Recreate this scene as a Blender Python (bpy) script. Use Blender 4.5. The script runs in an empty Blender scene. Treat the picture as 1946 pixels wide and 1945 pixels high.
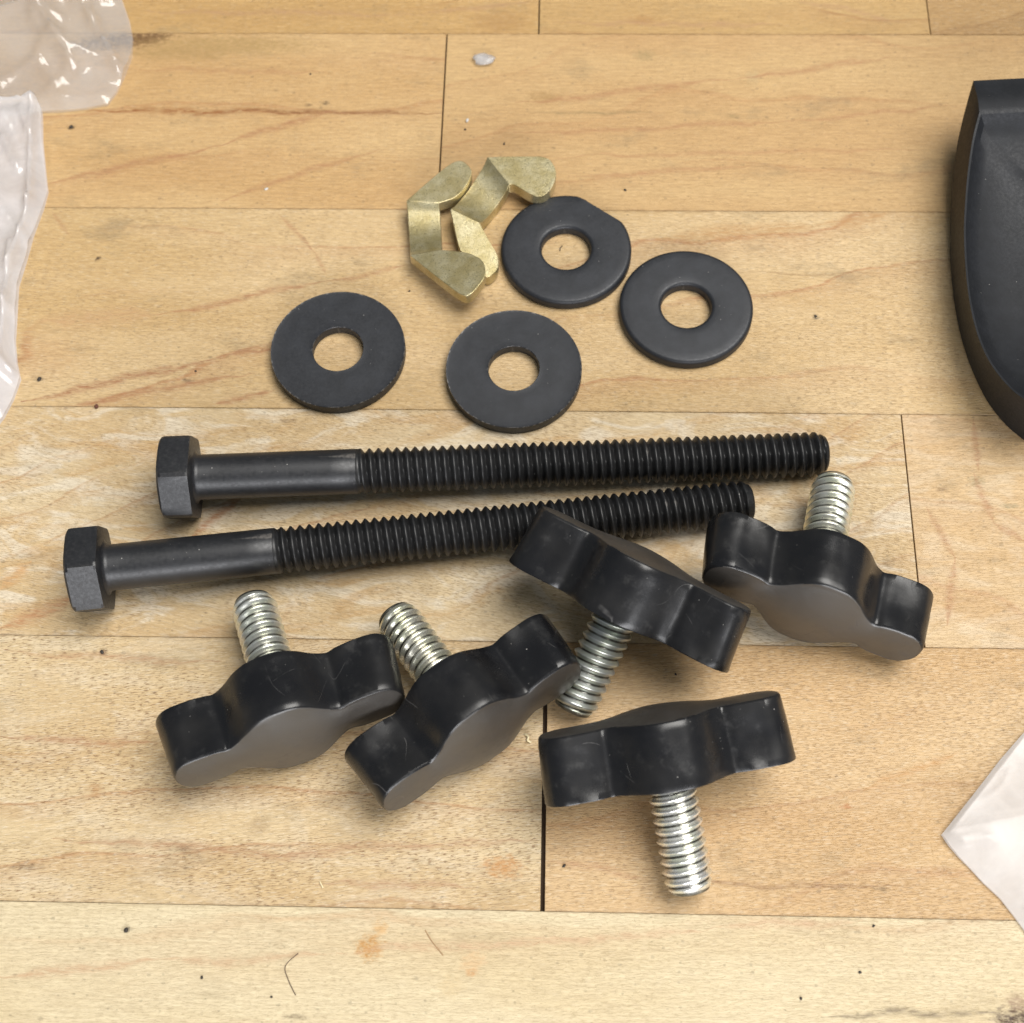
import bpy, bmesh, math, random
import numpy as np
from mathutils import Vector, Matrix, noise

random.seed(7)
S = 0.001                      # everything below is written in millimetres
scene = bpy.context.scene
col = scene.collection

# ------------------------------------------------------------------ camera
PW, PH = 1946.0, 1945.0        # size of the photograph in pixels
F_PX, ELEV, ROLL, DIST = 2780.172, 1.1361754, -0.0513398, 206.3496
YAW = -0.0690722               # direction of the boards
cam_c = Vector((0, -DIST * math.cos(ELEV), DIST * math.sin(ELEV)))
fw = (-cam_c).normalized()
r0 = Vector((1, 0, 0)); u0 = r0.cross(fw)
cr = math.cos(ROLL) * r0 + math.sin(ROLL) * u0
cu = -math.sin(ROLL) * r0 + math.cos(ROLL) * u0

cam = bpy.data.cameras.new('camera')
cam_o = bpy.data.objects.new('camera', cam)
col.objects.link(cam_o)
cam_o.matrix_world = Matrix(((cr.x, cu.x, -fw.x, cam_c.x * S), (cr.y, cu.y, -fw.y, cam_c.y * S),
                             (cr.z, cu.z, -fw.z, cam_c.z * S), (0, 0, 0, 1)))
cam.sensor_fit = 'HORIZONTAL'; cam.sensor_width = 36.0
cam.lens = F_PX / PW * 36.0
cam.clip_start = 0.005; cam.clip_end = 50
cam.dof.use_dof = True; cam.dof.focus_distance = 0.198; cam.dof.aperture_fstop = 34
scene.camera = cam_o

# ------------------------------------------------------------------ light
world = bpy.data.worlds.new('World'); scene.world = world
world.use_nodes = True
bg = world.node_tree.nodes['Background']
bg.inputs[0].default_value = (0.80, 0.90, 1.0, 1); bg.inputs[1].default_value = 0.20

def area(name, loc, target, size, size_y, power, color):
    l = bpy.data.lights.new(name, 'AREA'); l.shape = 'RECTANGLE'
    l.size = size; l.size_y = size_y; l.energy = power; l.color = color
    o = bpy.data.objects.new(name, l); col.objects.link(o)
    o.location = loc
    d = Vector(target) - Vector(loc)
    o.rotation_euler = d.to_track_quat('-Z', 'Y').to_euler()
    return o
area('window_light', (0.25, -1.70, 0.62), (0, 0, 0), 1.5, 0.7, 40, (0.98, 0.98, 1.0))
area('ceiling_light', (0.55, 0.14, 1.42), (0, 0, 0), 1.0, 1.0, 37, (1.0, 0.97, 0.92))

vs = scene.view_settings
vs.view_transform = 'Standard'; vs.look = 'None'; vs.exposure = -0.10; vs.gamma = 1.0
vs.use_curve_mapping = False
scene.render.engine = 'CYCLES'
scene.cycles.use_denoising = True
scene.cycles.max_bounces = 8
scene.cycles.diffuse_bounces = 3
scene.cycles.glossy_bounces = 3
scene.cycles.use_adaptive_sampling = True
scene.cycles.adaptive_threshold = 0.02
scene.cycles.transparent_max_bounces = 16

# ------------------------------------------------------------------ helpers
def U(px, py, z=0.0):
    """photo pixel -> point in mm on the level z above the bench"""
    d = ((px - PW / 2) / F_PX) * cr - ((py - PH / 2) / F_PX) * cu + fw
    t = (z - cam_c.z) / d.z
    return cam_c + t * d
def plank_tn(px, py):
    p = U(px, py); c, s = math.cos(YAW), math.sin(YAW)
    return (p.x * c + p.y * s, -p.x * s + p.y * c)

def mesh_obj(name, verts, faces, mat=None, parent=None, smooth=True, angle=None):
    me = bpy.data.meshes.new(name)
    me.from_pydata([(v[0] * S, v[1] * S, v[2] * S) for v in verts], [], faces)
    bm = bmesh.new(); bm.from_mesh(me)
    bmesh.ops.recalc_face_normals(bm, faces=bm.faces)
    bm.to_mesh(me); bm.free()
    if smooth:
        me.shade_smooth()
        if angle is not None:
            me.set_sharp_from_angle(angle=math.radians(angle))
    if mat: me.materials.append(mat)
    o = bpy.data.objects.new(name, me); col.objects.link(o)
    if parent: o.parent = parent
    return o
def tag(o, label, cat, group=None, kind=None):
    o['label'] = label; o['category'] = cat
    if group: o['group'] = group
    if kind: o['kind'] = kind
    return o
def empty(name, mw):
    o = bpy.data.objects.new(name, None); col.objects.link(o)
    o.empty_display_size = 0.005
    o.matrix_world = mw
    return o
def lin(r, g, b):
    f = lambda c: ((c / 255 + 0.055) / 1.055) ** 2.4 if c > 10 else c / 255 / 12.92
    return (f(r), f(g), f(b))

# ------------------------------------------------------------------ node helper
class NT:
    def __init__(self, name):
        self.mat = bpy.data.materials.new(name); self.mat.use_nodes = True
        self.t = self.mat.node_tree; self.t.nodes.clear()
        self.out = self.t.nodes.new('ShaderNodeOutputMaterial')
        self.dim = '3D'
    def n(self, typ, **kw):
        nd = self.t.nodes.new(typ)
        for k, v in kw.items(): setattr(nd, k, v)
        return nd
    def set(self, sock, v):
        if isinstance(v, bpy.types.NodeSocket): self.t.links.new(v, sock)
        elif v is not None:
            if hasattr(sock.default_value, '__len__') and not hasattr(v, '__len__'): v = (v,) * len(sock.default_value)
            if hasattr(sock.default_value, '__len__') and len(sock.default_value) == 4 and len(v) == 3: v = (*v, 1)
            sock.default_value = v
    def m(self, op, a, b=None, c=None, clamp=False):
        nd = self.n('ShaderNodeMath', operation=op, use_clamp=clamp)
        self.set(nd.inputs[0], a)
        if b is not None: self.set(nd.inputs[1], b)
        if c is not None: self.set(nd.inputs[2], c)
        return nd.outputs[0]
    def ss(self, v, a, b, lo=0.0, hi=1.0):
        nd = self.n('ShaderNodeMapRange', interpolation_type='SMOOTHSTEP')
        for i, x in enumerate((v, a, b, lo, hi)): self.set(nd.inputs[i], x)
        return nd.outputs[0]
    def mixc(self, f, a, b, mode='MIX'):
        nd = self.n('ShaderNodeMix', data_type='RGBA', blend_type=mode)
        self.set(nd.inputs[0], f); self.set(nd.inputs[6], a); self.set(nd.inputs[7], b)
        return nd.outputs[2]
    def coords(self, kind='Object', scale=(1000, 1000, 1000), rot=0.0, loc=(0, 0, 0)):
        tc = self.n('ShaderNodeTexCoord')
        mp = self.n('ShaderNodeMapping')
        self.set(mp.inputs['Vector'], tc.outputs[kind])
        mp.inputs['Scale'].default_value = scale
        mp.inputs['Rotation'].default_value = (0, 0, rot)
        mp.inputs['Location'].default_value = loc
        return mp.outputs[0]
    def scale(self, v, s, loc=(0, 0, 0)):
        mp = self.n('ShaderNodeMapping'); self.set(mp.inputs['Vector'], v)
        mp.inputs['Scale'].default_value = s; mp.inputs['Location'].default_value = loc
        return mp.outputs[0]
    def noise(self, v, sc=1.0, det=2.0, rough=0.5, dist=0.0):
        nd = self.n('ShaderNodeTexNoise', noise_dimensions=self.dim)
        self.set(nd.inputs['Vector'], v); nd.inputs['Scale'].default_value = sc
        nd.inputs['Detail'].default_value = det; nd.inputs['Roughness'].default_value = rough
        nd.inputs['Distortion'].default_value = dist
        return nd.outputs[0]
    def voro(self, v, sc=1.0, feat='F1'):
        nd = self.n('ShaderNodeTexVoronoi', feature=feat, voronoi_dimensions=self.dim)
        self.set(nd.inputs['Vector'], v); nd.inputs['Scale'].default_value = sc
        return nd
    def bump(self, h, strength, dist):
        nd = self.n('ShaderNodeBump'); self.set(nd.inputs['Height'], h)
        nd.inputs['Strength'].default_value = strength; nd.inputs['Distance'].default_value = dist * S
        return nd.outputs[0]
    def principled(self, **kw):
        p = self.n('ShaderNodeBsdfPrincipled')
        for k, v in kw.items(): self.set(p.inputs[k.replace('_', ' ')], v)
        self.t.links.new(p.outputs[0], self.out.inputs[0])
        return p

# ------------------------------------------------------------------ wood
ALB = 0.80
def wood(name, seed, base, light, ring, n0, n1, slope=0.0, period=9.0, ring_s=0.35, pores=0.3, mottle=0.0,
         flecks=0.36, spots=(), streaks=(), curve=0.02, pore_slope=0.0, dirt=0.3):
    N = NT(name); N.dim = '2D'
    def sc3(c):          # maple is a little greyer than it looks under warm light
        r_, g_, b_ = lin(*c); m_ = (r_ + g_ + b_) / 3
        return (ALB * (r_ * .98 + m_ * .02), ALB * (g_ * .98 + m_ * .02), ALB * (b_ * .98 + m_ * .02))
    base, light, ring = sc3(base), sc3(light), sc3(ring)
    raw = N.coords('Object')
    off = (200 + seed * 37.1 % 211, 200 + seed * 91.7 % 173, 0)
    v = N.scale(raw, (1, 1, 1), off)
    sx = N.n('ShaderNodeSeparateXYZ'); N.set(sx.inputs[0], raw); X, Y = sx.outputs[0], sx.outputs[1]
    # broad tone
    big = N.noise(N.scale(v, (.018, .075, 1)), 1, 3, .55)
    colr = N.mixc(N.ss(big, .3, .72), base, light)
    # figure: pale mottled flecks across the grain
    if mottle > 0:
        mt = N.n('ShaderNodeMapping'); N.set(mt.inputs['Vector'], v)
        mt.inputs['Rotation'].default_value = (0, 0, math.radians(-35)); mt.inputs['Scale'].default_value = (.10, .28, 1)
        mo = N.noise(mt.outputs[0], 1, 4, .6, .6)
        colr = N.mixc(N.m('MULTIPLY', N.ss(mo, .45, .66), mottle), colr, tuple(ALB * x for x in lin(243, 231, 208)))
        mo2 = N.noise(N.scale(mt.outputs[0], (.7, .9, 1), (31, 5, 0)), 1, 3, .6, .8)
        colr = N.mixc(N.m('MULTIPLY', N.ss(mo2, .5, .72), mottle * .8), colr, tuple(ALB * x for x in lin(208, 168, 112)))
    # growth rings
    warp = N.noise(N.scale(v, (.016, .03, 1)), 1, 2, .45)
    yy = N.m('SUBTRACT', Y, N.m('MULTIPLY', X, slope))
    wob = N.noise(N.scale(v, (.12, .5, 1)), 1, 2, .5)
    g = N.m('ADD', N.m('MULTIPLY', yy, 1 / period), N.m('MULTIPLY', warp, curve * 100))
    g = N.m('ADD', g, N.m('MULTIPLY', wob, .12))
    fr = N.m('FRACT', g)
    line = N.m('MULTIPLY', N.ss(fr, .45, .96), N.ss(fr, 1.0, .965))
    line2 = N.ss(N.m('ABSOLUTE', N.m('SUBTRACT', fr, .955)), .05, .0)
    cell = N.noise(N.scale(v, (.01, .07, 1), (9, 3, 0)), 1, 2, .6)
    line = N.m('ADD', N.m('MULTIPLY', line, .45), N.m('MULTIPLY', line2, .75))
    line = N.m('MULTIPLY', N.m('MULTIPLY', line, ring_s * 1.35), N.ss(cell, .33, .62))
    brk = N.noise(N.scale(v, (.5, 2.2, 1), (2, 8, 0)), 1, 3, .7)
    line = N.m('MULTIPLY', line, N.ss(brk, .2, .62, .35, 1.0))
    colr = N.mixc(line, colr, ring)
    # fibres and pores
    vp = N.n('ShaderNodeMapping'); N.set(vp.inputs['Vector'], v); vp.inputs['Rotation'].default_value = (0, 0, -math.atan(pore_slope))
    vp = vp.outputs[0]
    fib = N.noise(N.scale(vp, (.22, 3.2, 1)), 1, 4, .65)
    colr = N.mixc(.55, colr, N.mixc(N.ss(fib, .25, .75), (.66, .62, .58), (1.0, 1.0, 1.0)), 'MULTIPLY')
    po = N.noise(N.scale(vp, (1.05, 7.0, 1)), 1, 2.0, .6)
    pg = N.noise(N.scale(v, (.05, .11, 1), (4, 1, 0)), 1, 3, .6)
    pore = N.m('MULTIPLY', N.ss(po, .54, .70), N.ss(pg, .28, .60))
    pore = N.m('MULTIPLY', pore, pores)
    colr = N.mixc(pore, colr, tuple(ALB * x for x in lin(138, 104, 68)))
    lt = N.noise(N.scale(vp, (.7, 6.0, 1), (77, 31, 0)), 1, 2, .6)
    colr = N.mixc(N.m('MULTIPLY', N.ss(lt, .55, .72), min(.45, pores * .6)), colr, tuple(ALB * x for x in lin(240, 226, 200)))
    # fine grain in tone
    fine = N.noise(N.scale(v, (1.1, 2.2, 1)), 1, 4, .7)
    colr = N.mixc(.5, colr, N.mixc(N.ss(fine, .3, .7), (.82, .80, .77), (1, 1, 1)), 'MULTIPLY')
    # grime: soft grey-brown smudges
    gr = N.noise(N.scale(v, (.07, .16, 1), (50, 20, 3)), 1, 5, .68)
    colr = N.mixc(N.m('MULTIPLY', N.ss(gr, .56, .78), dirt), colr, tuple(ALB * x for x in lin(140, 122, 92)))
    # dark specks
    if flecks > 0:
        for k, (fs, rad, gate) in enumerate(((.24, .085, .62), (.55, .13, .72))):
            vv = N.voro(N.scale(v, (1.0, 1.35, .001), (k * 17, 5 * k, 0)), fs)
            sep = N.n('ShaderNodeSeparateXYZ'); N.set(sep.inputs[0], vv.outputs['Color'])
            rr = N.m('MULTIPLY', N.m('ADD', sep.outputs[1], .25), rad)
            dn = N.m('ADD', vv.outputs['Distance'], N.m('MULTIPLY', N.m('SUBTRACT', N.noise(v, 3.0, 2), .5), .11))
            sp = N.m('MULTIPLY', N.ss(dn, rr, N.m('MULTIPLY', rr, .45)), N.ss(sep.outputs[0], gate, gate + .02))
            colr = N.mixc(N.m('MULTIPLY', sp, .75 * flecks), colr, (.06, .045, .03))
    # board edges collect dirt along the joint
    e = N.m('MINIMUM', N.m('SUBTRACT', Y, n0), N.m('SUBTRACT', n1, Y))
    en = N.m('ADD', e, N.m('MULTIPLY', N.m('SUBTRACT', N.noise(N.scale(v, (.5, 1, 1)), 1, 4, .7), .5), 1.1))
    colr = N.mixc(N.ss(en, .35, -.1, 0, .30), colr, tuple(ALB * x for x in lin(120, 88, 52)))
    # stains with a shape of their own
    wn = N.noise(N.scale(v, (.9, 1.5, 1)), 1, 4, .72)
    for (t, n, rx, ry, c, st, ang) in spots:
        dx = N.m('SUBTRACT', X, t); dy = N.m('SUBTRACT', Y, n)
        ca, sa = math.cos(ang), math.sin(ang)
        a = N.m('MULTIPLY', N.m('ADD', N.m('MULTIPLY', dx, ca), N.m('MULTIPLY', dy, sa)), 1 / rx)
        b = N.m('MULTIPLY', N.m('SUBTRACT', N.m('MULTIPLY', dy, ca), N.m('MULTIPLY', dx, sa)), 1 / ry)
        d = N.m('SQRT', N.m('ADD', N.m('MULTIPLY', a, a), N.m('MULTIPLY', b, b)))
        d = N.m('ADD', d, N.m('MULTIPLY', N.m('SUBTRACT', wn, .5), 1.7))
        f = N.m('MULTIPLY', N.ss(d, 1.15, .3), st)
        f = N.m('MULTIPLY', f, N.ss(fine, .3, .62, .3, 1))
        colr = N.mixc(f, colr, tuple(ALB * x for x in lin(*c)))
    # drawn grain lines
    wl = N.noise(N.scale(v, (.10, .10, 1), (8, 8, 0)), 1, 3, .6)
    for (t0, a0, t1, a1, w, c, st) in streaks:
        L2 = (t1 - t0) ** 2 + (a1 - a0) ** 2
        dx = N.m('SUBTRACT', X, t0); dy = N.m('SUBTRACT', Y, a0)
        dy = N.m('ADD', dy, N.m('MULTIPLY', N.m('SUBTRACT', wl, .5), 2.4))
        k = N.m('MULTIPLY', N.m('ADD', N.m('MULTIPLY', dx, (t1 - t0)), N.m('MULTIPLY', dy, (a1 - a0))), 1 / L2, clamp=True)
        ex = N.m('SUBTRACT', dx, N.m('MULTIPLY', k, t1 - t0)); ey = N.m('SUBTRACT', dy, N.m('MULTIPLY', k, a1 - a0))
        d = N.m('SQRT', N.m('ADD', N.m('MULTIPLY', ex, ex), N.m('MULTIPLY', ey, ey)))
        ww = N.m('MULTIPLY', N.ss(N.m('ABSOLUTE', N.m('SUBTRACT', k, .5)), .5, .2, .15, 1.0), w)
        f = N.m('MULTIPLY', N.m('POWER', N.ss(N.m('DIVIDE', d, ww), 1.3, 0), 1.3), min(1, st * 1.5))
        f = N.m('MULTIPLY', N.m('MULTIPLY', f, N.ss(brk, .3, .62, .25, 1)), N.ss(fib, .3, .65, .55, 1))
        colr = N.mixc(f, colr, tuple(ALB * x for x in lin(*c)))
    hgt = N.m('SUBTRACT', 1.0, N.ss(po, .5, .66))
    rough = N.ss(fine, .2, .8, .42, .60)
    N.principled(Base_Color=colr, Roughness=rough, Specular_IOR_Level=.38, Normal=N.bump(hgt, .45, .10))
    return N.mat

def st(x0, y0, x1, y1, w=.8, c=(180, 140, 104), s=.45):
    a = plank_tn(x0, y0); b = plank_tn(x1, y1)
    return (a[0], a[1], b[0], b[1], w, c, s)
def sp(x, y, rx, ry, c, s, ang=0.0):
    a = plank_tn(x, y)
    return (a[0], a[1], rx, ry, c, s, ang)

BW, OFF = 35.63954, 87.49157
def edge(k): return OFF - k * BW
RB = (172, 124, 86)
# row, from, to, material settings, width of the joint at the right-hand end
PL = [
 (-1, -135, 2.47, .22, dict(base=(204, 164, 104), light=(216, 178, 118), ring=(168, 112, 62), slope=.02, period=10, pores=.25, dirt=.4,
      streaks=[st(250, 20, 800, 30), st(800, 30, 1010, 2)], spots=[sp(950, 40, 6, 3, (150, 105, 58), .35)])),
 (-1, 2.47, 67.1, .16, dict(base=(206, 168, 110), light=(214, 178, 120), ring=(172, 120, 72), slope=-.05, period=11, pores=.15,
      streaks=[st(1050, 42, 1500, 50), st(1500, 2, 1720, 40)], spots=[sp(1222, 38, 3, 1.2, (160, 110, 60), .4)])),
 (-1, 67.1, 135, .0, dict(base=(186, 148, 96), light=(200, 162, 108), ring=(140, 96, 56), slope=.1, period=7, pores=.3)),
 (0, -135, -12.8, .24, dict(base=(212, 172, 116), light=(222, 186, 132), ring=(182, 126, 80), slope=.12, period=13, ring_s=.3, pores=.2, dirt=.3,
      streaks=[st(165, 210, 620, 216, .8, (150, 96, 50), .75), st(440, 213, 840, 214, .7, (140, 96, 58), .7), st(85, 350, 420, 275, .9, RB, .6), st(420, 275, 640, 208, .9, RB, .6),
               st(420, 380, 720, 282, .8, RB, .5), st(250, 130, 620, 140, .8, RB, .35), st(240, 96, 420, 108, 2.2, (172, 140, 90), .8)],
      spots=[sp(225, 78, 9.5, 2.4, (104, 74, 44), 1.0, .12), sp(280, 74, 4.5, 1.7, (112, 80, 46), 1.0, .15), sp(430, 86, 17, 2.6, (170, 140, 88), .75), sp(585, 200, .9, .4, (90, 70, 50), .6), sp(620, 196, .8, .5, (80, 66, 48), .7), sp(136, 243, .7, .5, (40, 36, 30), .9)])),
 (0, -12.8, 135, .0, dict(base=(211, 172, 118), light=(218, 182, 128), ring=(186, 134, 86), slope=.10, period=14, ring_s=.28, pores=.12, dirt=.35,
      streaks=[st(980, 195, 1400, 150, .9, RB, .5), st(1400, 150, 1690, 110, .9, RB, .5), st(975, 255, 1500, 232, .8, RB, .45), st(1500, 232, 1800, 200, .7, RB, .45),
               st(1060, 300, 1750, 282, .7, RB, .35), st(1080, 338, 1440, 315, .7, RB, .4), st(1000, 212, 1240, 212, .5, (140, 120, 80), .45)],
      spots=[sp(1035, 185, 3.2, 1.7, (158, 122, 72), .55), sp(1225, 105, 2.2, 1.5, (152, 134, 92), .5), sp(1395, 222, 1.2, .5, (150, 128, 84), .5), sp(1430, 148, 1.3, 2, (184, 160, 118), .6)])),
 (1, -135, 135, .0, dict(base=(214, 180, 126), light=(226, 196, 148), ring=(190, 138, 92), slope=.16, period=12, ring_s=.5, pores=.42, pore_slope=-.05, dirt=.42, curve=.028,
      streaks=[st(40, 765, 420, 680, 1.0, (162, 112, 76), .75), st(420, 680, 560, 655, .9, (162, 112, 76), .6), st(110, 775, 480, 710, .8, RB, .6), st(300, 600, 620, 535, .8, RB, .6), st(620, 535, 770, 505, .8, RB, .5),
               st(100, 400, 130, 450, .6, RB, .4), st(530, 410, 600, 480, .6, RB, .5), st(600, 480, 620, 520, .6, RB, .4), st(80, 610, 300, 600, 2.2, (196, 156, 112), .5),
               st(1250, 455, 1560, 430, 2.0, (186, 142, 90), .55), st(1560, 430, 1700, 402, 1.5, (186, 142, 90), .5), st(1170, 402, 1400, 396, .7, (160, 128, 84), .5), st(1410, 521, 1690, 521, .25, (150, 118, 78), .45), st(400, 770, 520, 742, .8, RB, .6)],
      spots=[sp(185, 493, .7, .4, (60, 40, 28), .9, .8), sp(73, 721, .8, .5, (60, 58, 54), .9), sp(1550, 602, .6, .6, (70, 66, 58), .8), sp(358, 724, 1.2, .5, (110, 95, 76), .6)])),
 (2, -135, 55.93, .17, dict(base=(218, 188, 140), light=(230, 207, 166), ring=(196, 150, 104), slope=.42, period=8, ring_s=.42, pores=.55, mottle=.75, pore_slope=-.2, dirt=.3, curve=.03,
      streaks=[st(360, 1020, 460, 950, 1.0, (176, 122, 80), .75), st(0, 1200, 150, 1130, 1.6, (186, 138, 96), .7), st(0, 1120, 60, 1060, 1.4, (206, 160, 108), .6), st(1200, 1180, 1320, 1130, .8, RB, .4)],
      spots=[sp(545, 800, 1.6, .4, (130, 106, 80), .6), sp(1690, 1070, 1.5, 1, (130, 110, 84), .5)])),
 (2, 55.93, 135, .0, dict(base=(217, 182, 132), light=(228, 200, 156), ring=(190, 140, 92), slope=-.5, period=16, ring_s=.3, pores=.15, dirt=.45, mottle=.25,
      streaks=[st(1850, 800, 1860, 900, .8, RB, .5), st(1850, 900, 1890, 1000, .8, RB, .5), st(1890, 1000, 1946, 1030, .8, RB, .5), st(1760, 960, 1815, 1060, .8, RB, .45), st(1815, 1060, 1800, 1190, .9, RB, .5)],
      spots=[sp(1855, 915, 1.4, .9, (142, 130, 96), .6), sp(1920, 962, 1.6, .6, (142, 134, 104), .6), sp(1790, 930, 1, .4, (120, 92, 66), .6)])),
 (3, -135, 5.05, .56, dict(base=(216, 186, 138), light=(229, 205, 162), ring=(188, 138, 90), slope=.03, period=8, ring_s=.42, pores=.85, pore_slope=.12, dirt=.35, mottle=.22,
      streaks=[st(0, 1400, 300, 1415, .8, RB, .5), st(100, 1600, 700, 1628, .8, (176, 134, 98), .5), st(500, 1618, 1020, 1600, .8, (176, 134, 98), .45), st(600, 1680, 900, 1685, .8, (176, 134, 98), .5), st(0, 1240, 420, 1260, .7, RB, .4)],
      spots=[sp(955, 1648, 2.9, 1.7, (196, 142, 84), .85), sp(195, 1240, .7, .5, (74, 52, 44), .9), sp(350, 1612, 1.2, .5, (110, 74, 44), .7), sp(490, 1570, 2, 1.3, (160, 132, 96), .5), sp(180, 1500, 1.5, 1, (176, 128, 76), .6), sp(50, 1648, 2.4, .5, (120, 96, 70), .6)])),
 (3, 5.05, 135, .0, dict(base=(212, 174, 122), light=(223, 190, 142), ring=(186, 136, 88), slope=.16, period=15, ring_s=.32, pores=.5, pore_slope=.05, dirt=.35,
      streaks=[st(1640, 1500, 1820, 1430, .9, (196, 150, 96), .6), st(1300, 1682, 1720, 1684, .5, (140, 104, 70), .5), st(1040, 1640, 1230, 1670, .7, RB, .35)],
      spots=[sp(1675, 1690, 1.2, .5, (110, 90, 64), .6), sp(1608, 1533, 1, .4, (180, 110, 60), .6)])),
 (4, -135, 135, .0, dict(base=(228, 207, 164), light=(236, 219, 181), ring=(206, 164, 118), slope=.035, period=15, ring_s=.32, pores=.22, dirt=.22, curve=.014,
      streaks=[st(0, 1855, 300, 1830, .8, (200, 164, 128), .6), st(300, 1830, 640, 1812, .8, (200, 164, 128), .5), st(640, 1808, 1100, 1785, .8, (202, 166, 130), .5), st(1000, 1798, 1350, 1765, .8, (202, 164, 128), .5),
               st(1350, 1765, 1640, 1750, .8, (202, 164, 128), .45), st(1560, 1932, 1900, 1925, .6, (120, 104, 80), .6)],
      spots=[sp(702, 1800, 2.0, 1.9, (196, 146, 82), 1.0), sp(722, 1762, 1.1, 1.1, (214, 168, 108), .7), sp(898, 1828, 1.9, 1.7, (218, 182, 136), .7), sp(894, 1850, .7, .6, (204, 152, 96), .8), sp(858, 1875, 1.7, 1.6, (216, 192, 148), .7),
             sp(1925, 1938, 3.0, 1.7, (78, 56, 38), 1.0), sp(1936, 1905, 2.0, 1.2, (150, 120, 96), .7), sp(240, 1768, .8, .4, (60, 54, 44), .8), sp(562, 1933, 1.6, .4, (110, 92, 66), .7)])),
]
bench_mat = NT('glue_line'); bench_mat.principled(Base_Color=(.06, .036, .02), Roughness=.9); bench_mat = bench_mat.mat
# substrate slab under the boards
hx, n_lo, n_hi = 136, edge(5) - 1, edge(-1) + 1
bv = [(sx * hx, y, z) for z in (-30, -1.2) for sx, y in ((-1, n_lo), (1, n_lo), (1, n_hi), (-1, n_hi))]
bench = mesh_obj('bench_top', bv, [(0, 1, 2, 3), (4, 5, 6, 7), (0, 1, 5, 4), (1, 2, 6, 5), (2, 3, 7, 6), (3, 0, 4, 7)], bench_mat, smooth=False)
bench.rotation_euler[2] = YAW
bench['kind'] = 'structure'
bench['label'] = 'worn laminated maple bench top of edge-glued boards'
def plank(i, row, t0, t1, gap_r, gap_l, P):
    n0, n1 = edge(row + 1), edge(row)
    m = wood('board_wood_%d' % i, i + 1, n0=n0, n1=n1, **P)
    g = .025; b = .05
    x0, x1, y0, y1 = t0 + gap_l / 2, t1 - gap_r / 2, n0 + g, n1 - g
    dz = -.0 if i % 2 else -.02
    v = [(x0, y0, -1.1), (x1, y0, -1.1), (x1, y1, -1.1), (x0, y1, -1.1),
         (x0, y0, dz - b), (x1, y0, dz - b), (x1, y1, dz - b), (x0, y1, dz - b),
         (x0 + b, y0 + b, dz), (x1 - b, y0 + b, dz), (x1 - b, y1 - b, dz), (x0 + b, y1 - b, dz)]
    f = [(3, 2, 1, 0)]
    for a in (0, 4):
        for k in range(4):
            f.append((a + k, a + (k + 1) % 4, a + 4 + (k + 1) % 4, a + 4 + k))
    f.append((8, 9, 10, 11))
    return mesh_obj('plank', v, f, m, bench, smooth=False)
prev = None
for i, (row, t0, t1, gr_, P) in enumerate(PL):
    gl = PL[i - 1][3] if i and PL[i - 1][0] == row else 0
    plank(i, row, t0, t1, gr_, gl, P)

# ------------------------------------------------------------------ metal and plastic materials
def dust(N, v, colr, amount=.5, sc=1.0):
    """pale specks of dust and lint lying on dark things"""
    for k, (fs, rad, gate) in enumerate(((.55, .07, .70), (1.3, .09, .80))):
        vv = N.voro(N.scale(v, (1, 1, 1), (k * 11, 3 * k, k)), fs * sc)
        sep = N.n('ShaderNodeSeparateXYZ'); N.set(sep.inputs[0], vv.outputs['Color'])
        rr = N.m('MULTIPLY', N.m('ADD', sep.outputs[1], .2), rad)
        f = N.m('MULTIPLY', N.ss(vv.outputs['Distance'], rr, N.m('MULTIPLY', rr, .3)), N.ss(sep.outputs[0], gate, gate + .02))
        colr = N.mixc(N.m('MULTIPLY', f, amount), colr, (.45, .43, .40))
    return colr

def black_oxide(name, base=(.016, .0165, .0185), rough=.40, wear=.5, spec=.62, seed=0.0, edge=True):
    N = NT(name)
    v = N.coords('Object', loc=(seed, seed * 2, 0))
    a = N.noise(v, .35, 5, .65); b = N.noise(v, 2.2, 4, .7)
    c = N.mixc(N.ss(a, .35, .7), tuple(.85 * x for x in base), tuple(1.2 * x for x in base))
    c = N.mixc(N.m('MULTIPLY', N.ss(b, .55, .8), .35 * wear), c, (.10, .09, .085))
    if edge:
        ge = N.n('ShaderNodeNewGeometry')
        pt = N.m('MULTIPLY', N.ss(ge.outputs['Pointiness'], .54, .66), N.ss(b, .35, .6, .2, 1))
        c = N.mixc(N.m('MULTIPLY', pt, wear), c, (.22, .20, .18))
    c = dust(N, v, c, .55)
    r = N.ss(b, .2, .8, rough - .07, rough + .12)
    N.principled(Base_Color=c, Metallic=.25, Roughness=r, Specular_IOR_Level=spec, Normal=N.bump(b, .12, .06))
    return N.mat
M_OX = black_oxide('black_oxide_steel')
M_OXT = black_oxide('black_oxide_thread', base=(.012, .012, .0125), rough=.42, wear=.35)
M_WASH = black_oxide('black_oxide_washer', base=(.020, .0215, .0255), rough=.44, wear=.25, seed=3.3, spec=.5)
M_PLATE = black_oxide('black_painted_plate', base=(.011, .012, .0145), rough=.54, wear=.12, seed=9.1, edge=False, spec=.4)

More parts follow.
